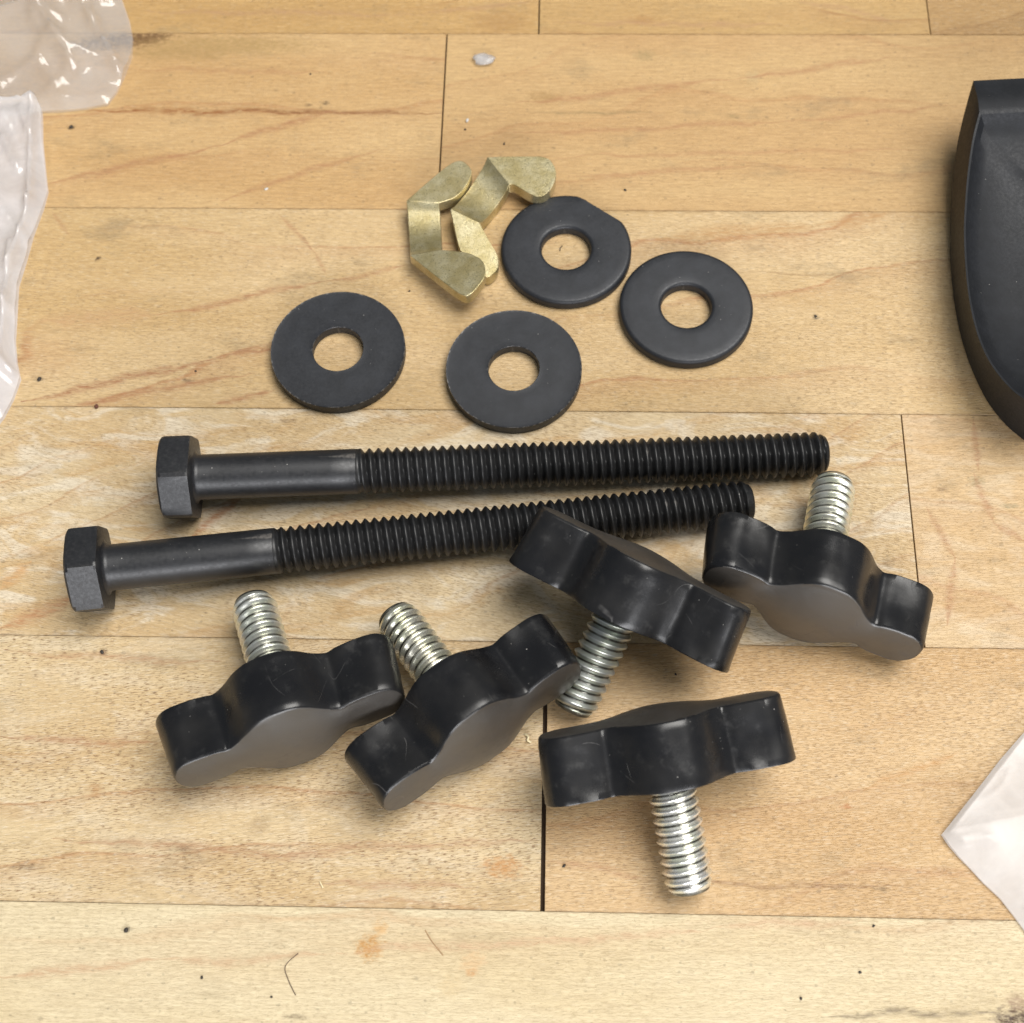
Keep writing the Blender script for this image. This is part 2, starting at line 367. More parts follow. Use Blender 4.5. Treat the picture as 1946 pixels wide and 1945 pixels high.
N = NT('worn_washer_edge'); v_ = N.coords('Object'); a_ = N.noise(v_, 1.6, 5, .75)
N.principled(Base_Color=N.mixc(N.ss(a_, .46, .66), (.025, .026, .03), (.17, .16, .15)), Metallic=.5, Roughness=.4); M_BURR = N.mat
def plastic(name, seed, scr=.25):
    N = NT(name)
    v = N.coords('Object', loc=(seed * 7, seed * 3, 0))
    a = N.noise(v, .18, 4, .6)
    c = N.mixc(N.ss(a, .35, .7), (.0065, .0065, .0075), (.012, .0115, .0115))
    # fine curved scratches: thin contour lines of slow noise, only in patches
    sc = None
    for k, (fq, wd) in enumerate(((.035, .0012), (.06, .0016), (.09, .0020))):
        q = N.noise(N.scale(v, (1, 1.6 - k * .5, 1), (k * 9 + 2, k * 5, k * 3)), fq, 1, .4, .2)
        ln = N.ss(N.m('ABSOLUTE', N.m('SUBTRACT', q, .5)), wd, wd * .2)
        gt = N.ss(N.noise(N.scale(v, (1, 1, 1), (k * 21, 4, k * 7)), .20, 3, .6), .54, .62)
        ln = N.m('MULTIPLY', ln, gt)
        sc = ln if sc is None else N.m('MAXIMUM', sc, ln)
    c = N.mixc(N.m('MULTIPLY', sc, scr), c, (.28, .27, .26))
    c = dust(N, v, c, .8, 1.3)
    sm = N.noise(v, .45, 5, .7)
    c = N.mixc(N.ss(sm, .56, .74, 0, .5), c, (.030, .029, .028))
    b = N.noise(v, 3.5, 4, .65); lo = N.noise(v, .16, 2, .5)
    ge = N.n('ShaderNodeSeparateXYZ'); tc = N.n('ShaderNodeTexCoord'); N.set(ge.inputs[0], tc.outputs['Normal'])
    face = N.ss(ge.outputs[2], -.75, -.9)           # moulded matt texture on the face, glossy sides
    c = N.mixc(face, c, (.036, .031, .026))  # warm grey painted in for the bench's reflection on the face
    r = N.m('ADD', N.m('ADD', N.ss(lo, .3, .7, .24, .36), N.ss(sm, .5, .7, 0, .10)), N.m('MULTIPLY', face, .14))
    r = N.m('ADD', r, N.m('MULTIPLY', sc, .2))
    h = N.m('ADD', N.m('MULTIPLY', b, .18), N.m('MULTIPLY', lo, 5.0))
    N.principled(Base_Color=c, Roughness=r, Specular_IOR_Level=N.m('ADD', N.m('MULTIPLY', face, .50), .48), Normal=N.bump(h, .35, .10))
    return N.mat

def zinc(name, tint=(.80, .79, .73), rough=.2, seed=0):
    N = NT(name)
    v = N.coords('Object', loc=(seed, 0, seed)); v0 = N.coords('Object')
    a = N.noise(v, .5, 3, .6); b = N.noise(v, 4.0, 4, .7)
    c = N.mixc(N.ss(a, .35, .7), tint, tuple(x * y for x, y in zip(tint, (.92, .95, .84))))
    c = N.mixc(N.m('MULTIPLY', N.ss(b, .62, .8), .25), c, (.40, .38, .32))
    ox = N.n('ShaderNodeSeparateXYZ'); N.set(ox.inputs[0], v0)
    rr = N.m('SQRT', N.m('ADD', N.m('MULTIPLY', ox.outputs[0], ox.outputs[0]), N.m('MULTIPLY', ox.outputs[1], ox.outputs[1])))
    root = N.m('MULTIPLY', N.ss(rr, 2.66, 2.53), N.ss(a, .3, .6, .75, 1))          # thread roots painted darker, standing in for shade between the crests
    c = N.mixc(root, c, (.10, .095, .08))
    N.principled(Base_Color=c, Metallic=.82, Roughness=N.ss(b, .25, .8, rough + .04, rough + .16), Normal=N.bump(b, .03, .04))
    return N.mat
def yellow_zinc():
    N = NT('yellow_zinc')
    v = N.coords('Object')
    a = N.noise(v, .35, 4, .6); b = N.noise(v, 2.6, 5, .75); d = N.noise(N.scale(v, (1, 1, 1), (5, 9, 0)), 5.5, 3, .7)
    c = N.mixc(N.ss(a, .35, .68), (.47, .39, .19), (.62, .55, .34))
    c = N.mixc(N.m('MULTIPLY', N.ss(b, .52, .72), .45), c, (.26, .19, .075))
    c = N.mixc(N.m('MULTIPLY', N.ss(d, .57, .66), .8), c, (.10, .075, .035))
    ge = N.n('ShaderNodeNewGeometry')
    c = N.mixc(N.ss(ge.outputs['Pointiness'], .53, .62, 0, .4), c, (.35, .27, .12))
    N.principled(Base_Color=c, Metallic=.80, Roughness=N.ss(b, .25, .75, .25, .44), Normal=N.bump(N.m('ADD', b, N.m('MULTIPLY', d, .4)), .38, .10))
    return N.mat
M_YZ = yellow_zinc()

# ------------------------------------------------------------------ threads
def thread_mesh(z0, z1, r_maj, depth, pitch, nt=56, per=9, lead_in=0.0, tip=1.0, start_run=0.0, tip_cap=True, crest=.16):
    """helical thread along +z as a closed-at-tip sleeve; start_run blends from the full shank radius"""
    nz = int((z1 - z0) / pitch * per) + 1
    verts = []; faces = []
    for j in range(nz + 1):
        z = z0 + (z1 - z0) * j / nz
        for i in range(nt):
            th = 2 * math.pi * i / nt
            ph = (z / pitch - i / nt) % 1.0
            tri = abs(ph - .5) * 2                      # 1 at crest, 0 at root
            h = min(1.0, max(0.0, (tri - .06) / (1 - .06 - crest)))
            d = depth * (1 - h)
            if start_run and z - z0 < start_run: d *= max(0, (z - z0) / start_run)
            r = r_maj - d
            if lead_in and z - z0 < lead_in: r = min(r, r_maj - depth * .75)
            e = z1 - z
            if e < tip: r = min(r, r_maj - depth * 1.15 * (1 - e / tip) ** 1.3)
            verts.append((r * math.cos(th), r * math.sin(th), z))
    for j in range(nz):
        for i in range(nt):
            a = j * nt + i; b = j * nt + (i + 1) % nt
            faces.append((a, b, b + nt, a + nt))
    # slightly domed end
    last = nz * nt
    rr = r_maj - depth * 1.15
    for k, (s, dz) in enumerate(((.82, .22), (.5, .27), (.2, .28))):
        base = len(verts)
        for i in range(nt):
            th = 2 * math.pi * i / nt
            verts.append((rr * s * math.cos(th), rr * s * math.sin(th), z1 + dz))
        src = last if k == 0 else base - nt
        for i in range(nt):
            faces.append((src + i, src + (i + 1) % nt, base + (i + 1) % nt, base + i))
    faces.append(tuple(range(len(verts) - nt, len(verts))))
    faces.append(tuple(reversed(range(nt))))
    return verts, faces

# ------------------------------------------------------------------ hex bolts
def hex_bolt(label, p_head, p_tip, thread_from, hex_rot, spin):
    """p_head: axis point at the underside of the head; p_tip: axis point at the tip"""
    ax = (p_tip - p_head); L = ax.length; z = ax.normalized()
    up = Vector((0, 0, 1)); y = (up - z * up.dot(z)).normalized(); x = y.cross(z)
    R = Matrix((x, y, z)).transposed().to_4x4()
    root = empty('hex_bolt', Matrix.Translation(p_head * S) @ R)
    # head: hexagon with a chamfered crown
    af = 11.1 / 2; hh = 4.5; cr_ = af / math.cos(math.pi / 6)
    n = 72; verts = []; faces = []
    def hexr(th): 
        a = (th - hex_rot) % (math.pi / 3) - math.pi / 6
        return min(af / math.cos(a), cr_ * .992)
    layers = [(-.0, 1.0, 10.6 / 2), (-.35, None, 0), (-hh + .55, None, 0), (-hh, None, 1), (-hh - .03, 2, 4.6)]
    prof = []
    for k in range(n):
        th = 2 * math.pi * k / n
        r = hexr(th)
        bev = lambda q: min(r, q)
        prof.append([(r * .93 if r * .93 < 5.2 else 5.2, -.0), (min(r, 6.15), -.12), (r, -.42), (r, -hh + .75), (min(r, 6.1), -hh + .38), (min(r - .18, 5.75), -hh + .12), (min(r - .45, 5.2), -hh), (3.5, -hh - .03), (1.5, -hh + .02), (.01, -hh + .02)])
    m = len(prof[0])
    for k in range(n):
        th = 2 * math.pi * k / n
        for (r, zz) in prof[k]: verts.append((r * math.cos(th), r * math.sin(th), zz))
    for k in range(n):
        k2 = (k + 1) % n
        for j in range(m - 1):
            faces.append((k * m + j, k2 * m + j, k2 * m + j + 1, k * m + j + 1))
    faces.append(tuple(k * m for k in range(n)))
    head = mesh_obj('head', verts, faces, M_OX, root, angle=18)
    # plain shank with a fillet under the head
    rs = 6.28 / 2; verts = []; faces = []; n = 64
    pr = [(rs + .7, -.05), (rs + .25, .12), (rs + .05, .4), (rs, .8)] + [(rs, .8 + (thread_from - .8) * k / 6) for k in range(1, 6)] + [(rs, thread_from - .1), (rs - .08, thread_from), (rs - .5, thread_from + .02)]
    for (r, zz) in pr:
        for k in range(n):
            th = 2 * math.pi * k / n; verts.append((r * math.cos(th), r * math.sin(th), zz))
    for j in range(len(pr) - 1):
        for k in range(n):
            a = j * n + k; b = j * n + (k + 1) % n; faces.append((a, b, b + n, a + n))
    mesh_obj('shank', verts, faces, M_OX, root, angle=40)
    v, f = thread_mesh(thread_from, L - .2, 6.3 / 2, .62, 1.27, lead_in=0, start_run=1.0, tip=1.5)
    c, s = math.cos(spin), math.sin(spin)
    v = [(a * c - b * s, a * s + b * c, d) for a, b, d in v]
    mesh_obj('thread', v, f, M_OXT, root, angle=50)
    tag(root, label, 'bolt', 'black hex head bolts')
    return root
def bolt_axis(ph, pt, zt=3.13, zh=5.95):
    a = U(*ph, zh); b = U(*pt, zt); return a, b
a, b = U(373.5, 907.4, 5.86), U(1570.5, 862.9, 3.2)
hex_bolt('long black hex bolt lying nearest the washers with its tip clear of the thumbscrews', a, b, 22.3, math.radians(82 - 30), .7)
a, b = U(203.4, 1079.6, 5.86), U(1428.5, 955.0, 3.2)
hex_bolt('long black hex bolt whose threaded end runs behind two black thumbscrews', a, b, 22.7, math.radians(80 - 30), 2.2)

# ------------------------------------------------------------------ washers
def washer(label, x, y, rnd, notch=None, seed=0, tilt=(0, 0), z=0.0, R=9.97, r=3.72, t=1.85):
    y -= .18
    n = 128; verts = []; faces = []
    rng = random.Random(seed)
    if rnd:
        e = .62
        prof = [(R, .25), (R, t - e)] + [(R - e + e * math.cos(a), t - e + e * math.sin(a)) for a in (.4, .8, 1.2, 1.571)] + \
               [(R - 1.6, t + .01), ((R + r) / 2, t + .02), (r + 1.5, t + .02)] + [(r + e + e * math.sin(-a) , t - e + e * math.cos(a)) for a in (0, .4, .8, 1.2, 1.571)] + \
               [(r, .15), (r + .15, 0), ((R + r) / 2, 0), (R - .25, 0)]
    else:
        prof = [(R - .04, .3), (R, t - .12), (R - .03, t + .05), (R - .18, t + .03), (R - .5, t), (R - 2, t), ((R + r) / 2, t), (r + 1, t), (r + .3, t), (r + .1, t + .02), (r + .02, t - .06), (r, t - .2),
                (r + .05, .2), (r + .25, 0), ((R + r) / 2, 0), (R - .5, 0)]
    m = len(prof)
    for k in range(n):
        th = 2 * math.pi * k / n
        lim = 1e9
        if notch:
            a0, dist = notch
            ca = math.cos(th - a0)
            if ca > .5: lim = (dist + .10 * noise.noise((th * 14, seed, 0)) + .06 * noise.noise((th * 40, seed, 1))) / ca
        wob = 1 + .0015 * noise.noise((math.cos(th) * 2, math.sin(th) * 2, seed))
        for (rr, zz) in prof:
            q = rr * wob
            if q > lim: q = lim - (0.1 if zz > t - .3 else 0) * rnd
            verts.append((q * math.cos(th), q * math.sin(th), zz))
    for k in range(n):
        k2 = (k + 1) % n
        for j in range(m):
            j2 = (j + 1) % m
            faces.append((k * m + j, k2 * m + j, k2 * m + j2, k * m + j2))
    o = mesh_obj('washer', verts, faces, M_WASH, angle=35)
    if not rnd:
        o.data.materials.append(M_BURR)
        for k in range(n):
            for j in (1, 2, 9): o.data.polygons[k * m + j].material_index = 1
    o.location = (x * S, y * S, z * S); o.rotation_euler = (tilt[0], tilt[1], seed)
    o.rotation_euler[2] = 0
    return tag(o, label, 'washer', 'flat black washers')
washer('flat black washer lying alone with a crisp edge beside pale grain lines', -24.45, 27.24, 0, seed=1)
washer('flat black crisp-edged washer just above the middle of the upper bolt', 1.34, 22.40, 0, seed=2)
washer('round-edged black washer with a chipped rim touching the brass wing nut', 10.29, 43.12, 1, notch=(math.radians(50), 8.95), seed=3)
washer('round-edged black washer with unbroken rim, leaning against the chipped washer', 27.37 + .15, 31.87 - .15, 1, seed=4)

# ------------------------------------------------------------------ T-knobs
KD = dict(a=15.91, ww=3.694, hh=7.46, s=5.42, v=.69, d=8.45, tf=.963, Ls=13.93, rs=3.05, ex=2.9, vc=1.30, vw=.36, ep=2.2)
def knob_half(x):
    ax = abs(x); s_ = KD['s']
    h = KD['ww'] + (KD['hh'] - KD['ww']) * math.exp(-(ax / s_) ** KD['ex']) - KD['v'] * math.exp(-((ax - KD['vc'] * s_) / (KD['vw'] * s_)) ** 2)
    h -= .22 * math.exp(-((ax - 7.7) / .6) ** 2)
    e = min(1, max(0, (ax - (KD['a'] - KD['ww'])) / KD['ww']))
    return h * (1 - e ** KD['ep']) ** (1 / KD['ep'])
def knob_outline(n=170):
    xs = [math.sin(-math.pi / 2 + math.pi * i / n) * KD['a'] for i in range(n + 1)]
    # finer samples where the end turns
    up = [(x, knob_half(x)) for x in xs]
    lo = [(x, -knob_half(x)) for x in reversed(xs)][1:-1]
    return up + lo
def knob_mesh(seed):
    P = knob_outline(); n = len(P)
    nr = []
    for i in range(n):
        ax_, ay = P[i - 1]; bx, by = P[(i + 1) % n]
        dx, dy = bx - ax_, by - ay; l = math.hypot(dx, dy) or 1
        nr.append((-dy / l, dx / l))
    d = KD['d']; verts = []; faces = []
    rings = []
    def ring(inset, z, sc=1.0, dish=0.0):
        base = len(verts)
        for i in range(n):
            x, y = P[i]; nx, ny = nr[i]
            dd = inset
            ax = abs(x)
            if dish:      # wings are hollowed a little on the sides
                dd += dish * math.exp(-((ax - 10.6) / 2.6) ** 2)
            # moulding unevenness
            wv = .18 * noise.noise((x * .16 + seed * 9, y * .16, z * .16)) + .05 * noise.noise((x * .6, y * .6 + seed * 5, z * .6))
            verts.append(((x - nx * (dd - wv)) * sc, (y - ny * (dd - wv)) * sc, z))
        rings.append(base)
    tf = KD['tf']
    scl = lambda z: 1 + (tf - 1) * (-z / d)
    # back: flat with a sharp parting edge, then side wall, then the rounded front lip
    ring(.30, .02, 1.0); ring(.05, -.02, 1.0); ring(0, -.15, 1.0)
    for k in range(1, 9):
        z = -d * .86 * k / 8
        ring(0.0, z, scl(z), .42 * math.sin(math.pi * min(1, k / 8.6)))
    for a in (.25, .5, .72):
        an = a * math.pi / 2; f = .58
        ring(f * (1 - math.cos(an)), -d + f - f * math.sin(an), tf)
    # crowned face: shrink rings to the centre line
    lipz = -d
    body = [(P[i][0] - nr[i][0] * .36, P[i][1] - nr[i][1] * .36) for i in range(n)]
    for k in (.97, .9, .78, .62, .45, .28, .12, 0.03):
        base = len(verts)
        for i in range(n):
            x, y = body[i]
            xe = math.copysign(max(0, abs(x) - (1 - k) * max(0, 3.0 - (KD['a'] - abs(x))) ), x)
            crown = .85 * math.exp(-(xe / 6.0) ** 2) + .25
            c = crown * (1 - k * k) 
            wv = .06 * noise.noise((x * .2 + seed * 3, y * k * .2, seed))
            verts.append((xe * tf, y * k * tf, lipz + .07 - c - wv))
        rings.append(base)
    for r0_, r1_ in zip(rings, rings[1:]):
        for i in range(n):
            j = (i + 1) % n
            faces.append((r0_ + i, r0_ + j, r1_ + j, r1_ + i))
    # close front seam along the centre line
    last = rings[-1]
    up = [last + i for i in range(0, n // 2 + 1)]; lo = [last + (n - i) % n for i in range(0, n // 2 + 1)]
    for i in range(len(up) - 1):
        q = (up[i], up[i + 1], lo[i + 1], lo[i])
        q2 = tuple(dict.fromkeys(q))
        if len(q2) >= 3: faces.append(q2)
    # back cap as strips
    up = [rings[0] + i for i in range(0, n // 2 + 1)]; lo = [rings[0] + (n - i) % n for i in range(0, n // 2 + 1)]
    for i in range(len(up) - 1):
        q2 = tuple(dict.fromkeys((up[i], lo[i], lo[i + 1], up[i + 1])))
        if len(q2) >= 3: faces.append(q2)
    return verts, faces
def rotvec(v):
    v = Vector(v); return Matrix.Rotation(v.length, 4, v.normalized())
KN = [
 ((0.40327, -2.29082, -1.8828), (-31.56418, -26.24473, 7.33), 'black plastic thumbscrew whose wing tip touches the cracked one, silver stud toward the bolts', (.80, .80, .75), .22),
 ((0.68101, -2.104, -1.77557), (-9.24441, -28.04223, 7.435), 'black plastic thumbscrew with a cracked valley, wedged between another and a dull grey stud', (.82, .80, .70), .20),
 ((1.99021, -0.59513, -0.33276), (12.89599, -19.85561, 9.19), 'black plastic thumbscrew leaning on the lower bolt, dull grey stud pointing away from it', (.58, .60, .58), .26),
 ((0.65733, 2.30096, 1.98537), (40.57125, -13.16263, 7.407), 'black plastic thumbscrew covering the lower bolt tip, stud pointing at the upper bolt', (.84, .83, .74), .22),
 ((1.99258, 0.14591, 0.0854), (17.87772, -41.75808, 8.53), 'scratched black plastic thumbscrew over the wide black joint, with the brightest stud', (.92, .91, .88), .17),
]
for i, (rvv, pos, lab, tint, rg) in enumerate(KN):
    root = empty('thumbscrew', Matrix.Translation(Vector(pos) * S) @ rotvec(rvv))
    v, f = knob_mesh(i + 1)
    mesh_obj('handle', v, f, plastic('black_plastic_%d' % i, i * 1.7, (.10, .22, .14, .06, .42)[i]), root, angle=30)
    v, f = thread_mesh(-1.0, KD['Ls'] - .2, KD['rs'], .56, 1.27, per=14, lead_in=1.3, tip=1.6, crest=.13)
    sa = i * 1.3; c, s = math.cos(sa), math.sin(sa)
    v = [(a * c - b * s, a * s + b * c, d) for a, b, d in v]
    mesh_obj('threaded_stud', v, f, zinc('zinc_plating_%d' % i, tint, rg, i * 3), root, angle=50)
    tag(root, lab, 'thumbscrew', 'black plastic thumbscrews')

# ------------------------------------------------------------------ stamped wing nuts
def ZP(x, y): return (740 + x / 3.864, 270 + y / 3.864)
def wing_nut(label, f1, f2, w1, w2, sag):
    """f1, f2: fold edges ((x,y,z) left, right); w1, w2: outline of each wing from the left to the right end of its fold"""
    P3 = lambda q: U(*ZP(q[0], q[1]), q[2])
    bm = bmesh.new(); t = 2.1
    n = 14; nu = 6; grid = []
    L1, R1, L2, R2 = P3(f1[0]), P3(f1[1]), P3(f2[0]), P3(f2[1])
    for j in range(n + 1):
        s = j / n; row = []
        for i in range(nu + 1):
            u = i / nu
            p = (L1.lerp(R1, u)).lerp(L2.lerp(R2, u), s)
            p.z -= sag * math.sin(math.pi * s) ** .55
            row.append(bm.verts.new(p))
        grid.append(row)
    for j in range(n):
        for i in range(nu):
            bm.faces.new((grid[j][i], grid[j + 1][i], grid[j + 1][i + 1], grid[j][i + 1]))
    def wing(row, outline):
        pts = [P3(q) for q in outline]
        # smooth the rounded end: Chaikin on the outer points, ends kept
        full = [row[0].co.copy()] + pts + [row[-1].co.copy()]
        for _ in range(2):
            new = [full[0]]
            for a, b in zip(full, full[1:]):
                new += [a.lerp(b, .22), a.lerp(b, .78)]
            new.append(full[-1]); full = new
        vs_ = [bm.verts.new(p) for p in full[1:-1]]
        bm.faces.new([row[0]] + vs_ + [row[-1]] + list(reversed(row[1:-1])))
    wing(grid[0], w1)
    wing(grid[-1], w2)
    bmesh.ops.recalc_face_normals(bm, faces=bm.faces)
    up = sum((f.normal.z * f.calc_area() for f in bm.faces))
    if up < 0: bmesh.ops.reverse_faces(bm, faces=bm.faces)
    # thickness: extrude a copy downwards
    c0 = Vector((0, 0, 0)); 
    for v_ in bm.verts: c0 += v_.co
    c0 /= len(bm.verts); c0.z = 0
    res = bmesh.ops.extrude_face_region(bm, geom=list(bm.faces))
    newv = [g for g in res['geom'] if isinstance(g, bmesh.types.BMVert)]
    # extrude_face_region moves the new copy; lower it
    for v_ in newv: v_.co.z -= t
    bmesh.ops.recalc_face_normals(bm, faces=bm.faces)
    zmin = min(v_.co.z for v_ in bm.verts)
    for v_ in bm.verts: v_.co = (v_.co - c0) * S
    me = bpy.data.meshes.new('wing_nut'); bm.to_mesh(me); bm.free()
    me.materials.append(M_YZ); me.shade_smooth(); me.set_sharp_from_angle(angle=math.radians(28))
    o = bpy.data.objects.new('wing_nut', me); col.objects.link(o); o.location = c0 * S
    bv_ = o.modifiers.new('edge', 'BEVEL'); bv_.width = .16 * S; bv_.segments = 2; bv_.limit_method = 'ANGLE'; bv_.angle_limit = math.radians(35)
    print('wing nut lowest', zmin)
    return tag(o, label, 'wing nut', 'yellow zinc wing nuts')
wing_nut('brass-coloured stamped wing nut lying on top, one wing over the tail of the other nut',
         ((125, 432, 3.5), (365, 448, 3.6)), ((150, 832, 3.6), (385, 792, 3.9)),
         [(290, 285, 3.5), (455, 150, 3.5), (535, 132, 3.5), (608, 200, 3.5), (598, 270, 3.5), (505, 405, 3.6)],
         [(340, 985, 4.3), (545, 1140, 4.8), (610, 1115, 4.9), (715, 985, 5.0), (690, 865, 4.9), (580, 812, 4.5), (480, 800, 4.2)], 1.4)
wing_nut('brass-coloured stamped wing nut touching the chipped washer, its tail under the other nut',
         ((720, 112, 3.7), (878, 312, 3.6)), ((448, 492, 3.5), (660, 592, 3.4)),
         [(960, 106, 3.7), (1165, 108, 3.7), (1225, 200, 3.7), (1220, 290, 3.6), (1160, 385, 3.6), (1080, 405, 3.6), (1000, 365, 3.6), (920, 312, 3.6)],
         [(480, 640, 3.1), (515, 800, 2.7), (640, 960, 2.4), (725, 1005, 2.4), (800, 930, 2.5), (800, 840, 2.6), (735, 730, 2.9), (690, 650, 3.2)], 1.4)

# ------------------------------------------------------------------ curved black plate at the edge
def plate():
    Z = lambda x, y: (1750 + x / 2.413, 100 + y / 2.413)
    outer = [(237, 140), (200, 270), (165, 420), (140, 600), (130, 800), (133, 1000), (160, 1220), (210, 1410), (290, 1590), (380, 1710), (473, 1790)]
    inner = [(268, 275), (240, 385), (220, 510), (205, 660), (198, 850), (215, 1090), (255, 1280), (315, 1420), (400, 1530), (473, 1590), (560, 1640)]
    hz_o = [11.0, 8.2, 5.6, 3.4, 1.6, .5, 0, 0, 0, 0, 0]
    hz_i = [12.5, 11.2, 10.4, 9.8, 9.4, 9.3, 9.4, 9.8, 10.4, 11, 11.4]
    O = [U(*Z(*p), h) for p, h in zip(outer, hz_o)]
    I = [U(*Z(*p), h) for p, h in zip(inner, hz_i)]
    def dense(A, n=48):
        # Catmull-Rom through the points
        out = []
        m = len(A) - 1
        for k in range(n + 1):
            t = k / n * m; i = min(int(t), m - 1); f = t - i
            p0, p1, p2, p3 = A[max(i - 1, 0)], A[i], A[i + 1], A[min(i + 2, m)]
            out.append(.5 * ((2 * p1) + (p2 - p0) * f + (2 * p0 - 5 * p1 + 4 * p2 - p3) * f * f + (3 * p1 - p0 - 3 * p2 + p3) * f ** 3))
        return out
    O, I = dense(O), dense(I)
    n = len(O)
    # mirror about an axis beyond the frame so that the plate is a whole thing
    xa = 92.0
    mir = lambda p: Vector((2 * xa - p.x, p.y - .0, p.z))
    Of = O + [mir(p) for p in reversed(O)]; If = I + [mir(p) for p in reversed(I)]
    # outer wall: bottom, bulge, lip; then inner dished face
    cen = Vector((xa, 33, 0)); verts = []; faces = []; rings = []
    top_back = U(*Z(237, 140), 13.0)
    N_ = len(Of)
    def ring(fn):
        b = len(verts)
        for i in range(N_): verts.append(tuple(fn(i)))
        rings.append(b)
    under = lambda i, k: Vector((Of[i].x + (cen.x - Of[i].x) * k, Of[i].y + (cen.y - Of[i].y) * k, Of[i].z))
    ring(lambda i: Vector((under(i, .5).x, under(i, .5).y, Of[i].z * .25)))
    ring(lambda i: Vector((under(i, .02).x, under(i, .02).y, max(0, Of[i].z))))
    ring(lambda i: Of[i] + Vector((0, 0, .5)))
    for k in (.25, .5, .75, .9):
        ring(lambda i, k=k: Of[i].lerp(If[i], k) + Vector((0, 0, .6 * math.sin(math.pi * k))))
    ring(lambda i: If[i])
    for k, dz in ((.012, -.10), (.05, -1.5), (.12, -2.6), (.30, -3.4), (.6, -4.0), (.92, -4.2)):
        ring(lambda i, k=k, dz=dz: If[i].lerp(Vector((cen.x, cen.y, If[i].z * .35 + 6)), k) + Vector((0, 0, dz)))
    for r0_, r1_ in zip(rings, rings[1:]):
        for i in range(N_):
            j = (i + 1) % N_
            faces.append((r0_ + i, r0_ + j, r1_ + j, r1_ + i))
    faces.append(tuple(rings[-1] + i for i in range(N_)))
    faces.append(tuple(rings[0] + i for i in range(N_)))
    zm = min(v[2] for v in verts)
    o = mesh_obj('curved_plate', [(x - xa, y - 33, z - zm) for x, y, z in verts], faces, M_PLATE, angle=26)
    o.location = (xa * S, 33 * S, zm * S)
    return tag(o, 'thick dark grey dished metal plate with a rounded end', 'plate')
plate()

# ------------------------------------------------------------------ plastic bags
def film(name, opacity, seed, tint=(.86, .84, .84), through=.3, gloss=.13):
    N = NT(name)
    v = N.coords('Object', loc=(seed, seed, 0))
    a = N.noise(v, .09, 4, .6, .8)
    tr = N.n('ShaderNodeBsdfTransparent'); tr.inputs[0].default_value = (.97, .97, .97, 1)
    df = N.n('ShaderNodeBsdfDiffuse'); df.inputs[0].default_value = (*tint, 1)
    tl = N.n('ShaderNodeBsdfTranslucent'); tl.inputs[0].default_value = (*tint, 1)
    gl = N.n('ShaderNodeBsdfGlossy'); gl.inputs['Roughness'].default_value = gloss
    nb = N.bump(N.noise(v, .35, 3, .5, .8), .15, .35)
    for s_ in (df, gl): N.set(s_.inputs['Normal'], nb)
    mx = N.n('ShaderNodeMixShader'); mx.inputs[0].default_value = through
    N.t.links.new(df.outputs[0], mx.inputs[1]); N.t.links.new(tl.outputs[0], mx.inputs[2])
    m2 = N.n('ShaderNodeMixShader'); N.set(m2.inputs[0], N.ss(a, .3, .7, opacity * .75, min(1, opacity * 1.2)))
    N.t.links.new(tr.outputs[0], m2.inputs[1]); N.t.links.new(mx.outputs[0], m2.inputs[2])
    lw = N.n('ShaderNodeLayerWeight'); lw.inputs[0].default_value = .5; N.set(lw.inputs['Normal'], nb)
    m3 = N.n('ShaderNodeMixShader'); N.set(m3.inputs[0], N.m('ADD', N.m('MULTIPLY', N.m('POWER', lw.outputs['Facing'], 4.0), .6), .06))
    N.t.links.new(m2.outputs[0], m3.inputs[1]); N.t.links.new(gl.outputs[0], m3.inputs[2])
    N.t.links.new(m3.outputs[0], N.out.inputs[0])
    return N.mat
def ridged(p, f, seed):
    n = noise.noise((p.x * f + seed * 11.3, p.y * f - seed * 4.1, seed))
    return 1 - abs(n) * 2
def bag(label, outline, center, mat, seed, height, amp, edge_lift=.25, creases=()):
    """outline in photo pixels on the bench; the film rises from its edge towards the centre, which lies out of the frame"""
    C = Vector((*center, 0))
    B = [U(px, py, .3) for px, py in outline]
    # resample the outline
    D = []
    m = len(B)
    for i in range(m):
        a, b = B[i], B[(i + 1) % m]
        k = max(2, int((b - a).length / .7))
        D += [a.lerp(b, j / k) for j in range(k)]
    n = len(D); rows = 60
    root = empty('plastic_bag', Matrix.Translation(C * S))
    for layer in (0, 1):
        verts = []; faces = []
        for r in range(rows + 1):
            t = (r / rows) ** 1.25
            for i in range(n):
                p = D[i].lerp(C, t * .97)
                q = Vector((p.x, p.y, 0))
                dd = (D[i] - p).length
                if layer == 0:
                    z = .15 + .06 * noise.noise((q.x * .3, q.y * .3, seed))
                else:
                    rise = 1 - math.exp(-dd / 7.0)
                    w = max(0, ridged(q, .035, seed)) ** 3 * .9 + max(0, ridged(q, .075, seed + 3)) ** 5 * .35 + .05 * noise.noise((q.x * .3, q.y * .3, seed))
                    z = .5 + height * rise * (.55 + .45 * noise.noise((q.x * .03, q.y * .03, seed + 1))) + amp * w * (edge_lift + (1 - edge_lift) * rise)
                    for (x0, y0, x1, y1, hgt, wd) in creases:
                        a = U(x0, y0); b = U(x1, y1); ab = b - a
                        k = max(0, min(1, (q - a).dot(ab) / ab.length_squared)); e = (q - a - ab * k); e.z = 0
                        z += hgt * math.exp(-(e.length / wd))
                    z = max(.45, z)
                verts.append((q.x - C.x, q.y - C.y, z))
        for r in range(rows):
            for i in range(n):
                j = (i + 1) % n
                faces.append((r * n + i, r * n + j, (r + 1) * n + j, (r + 1) * n + i))
        mesh_obj('film_layer', verts, faces, mat, root)
    return tag(root, label, 'plastic bag', 'clear plastic bags')
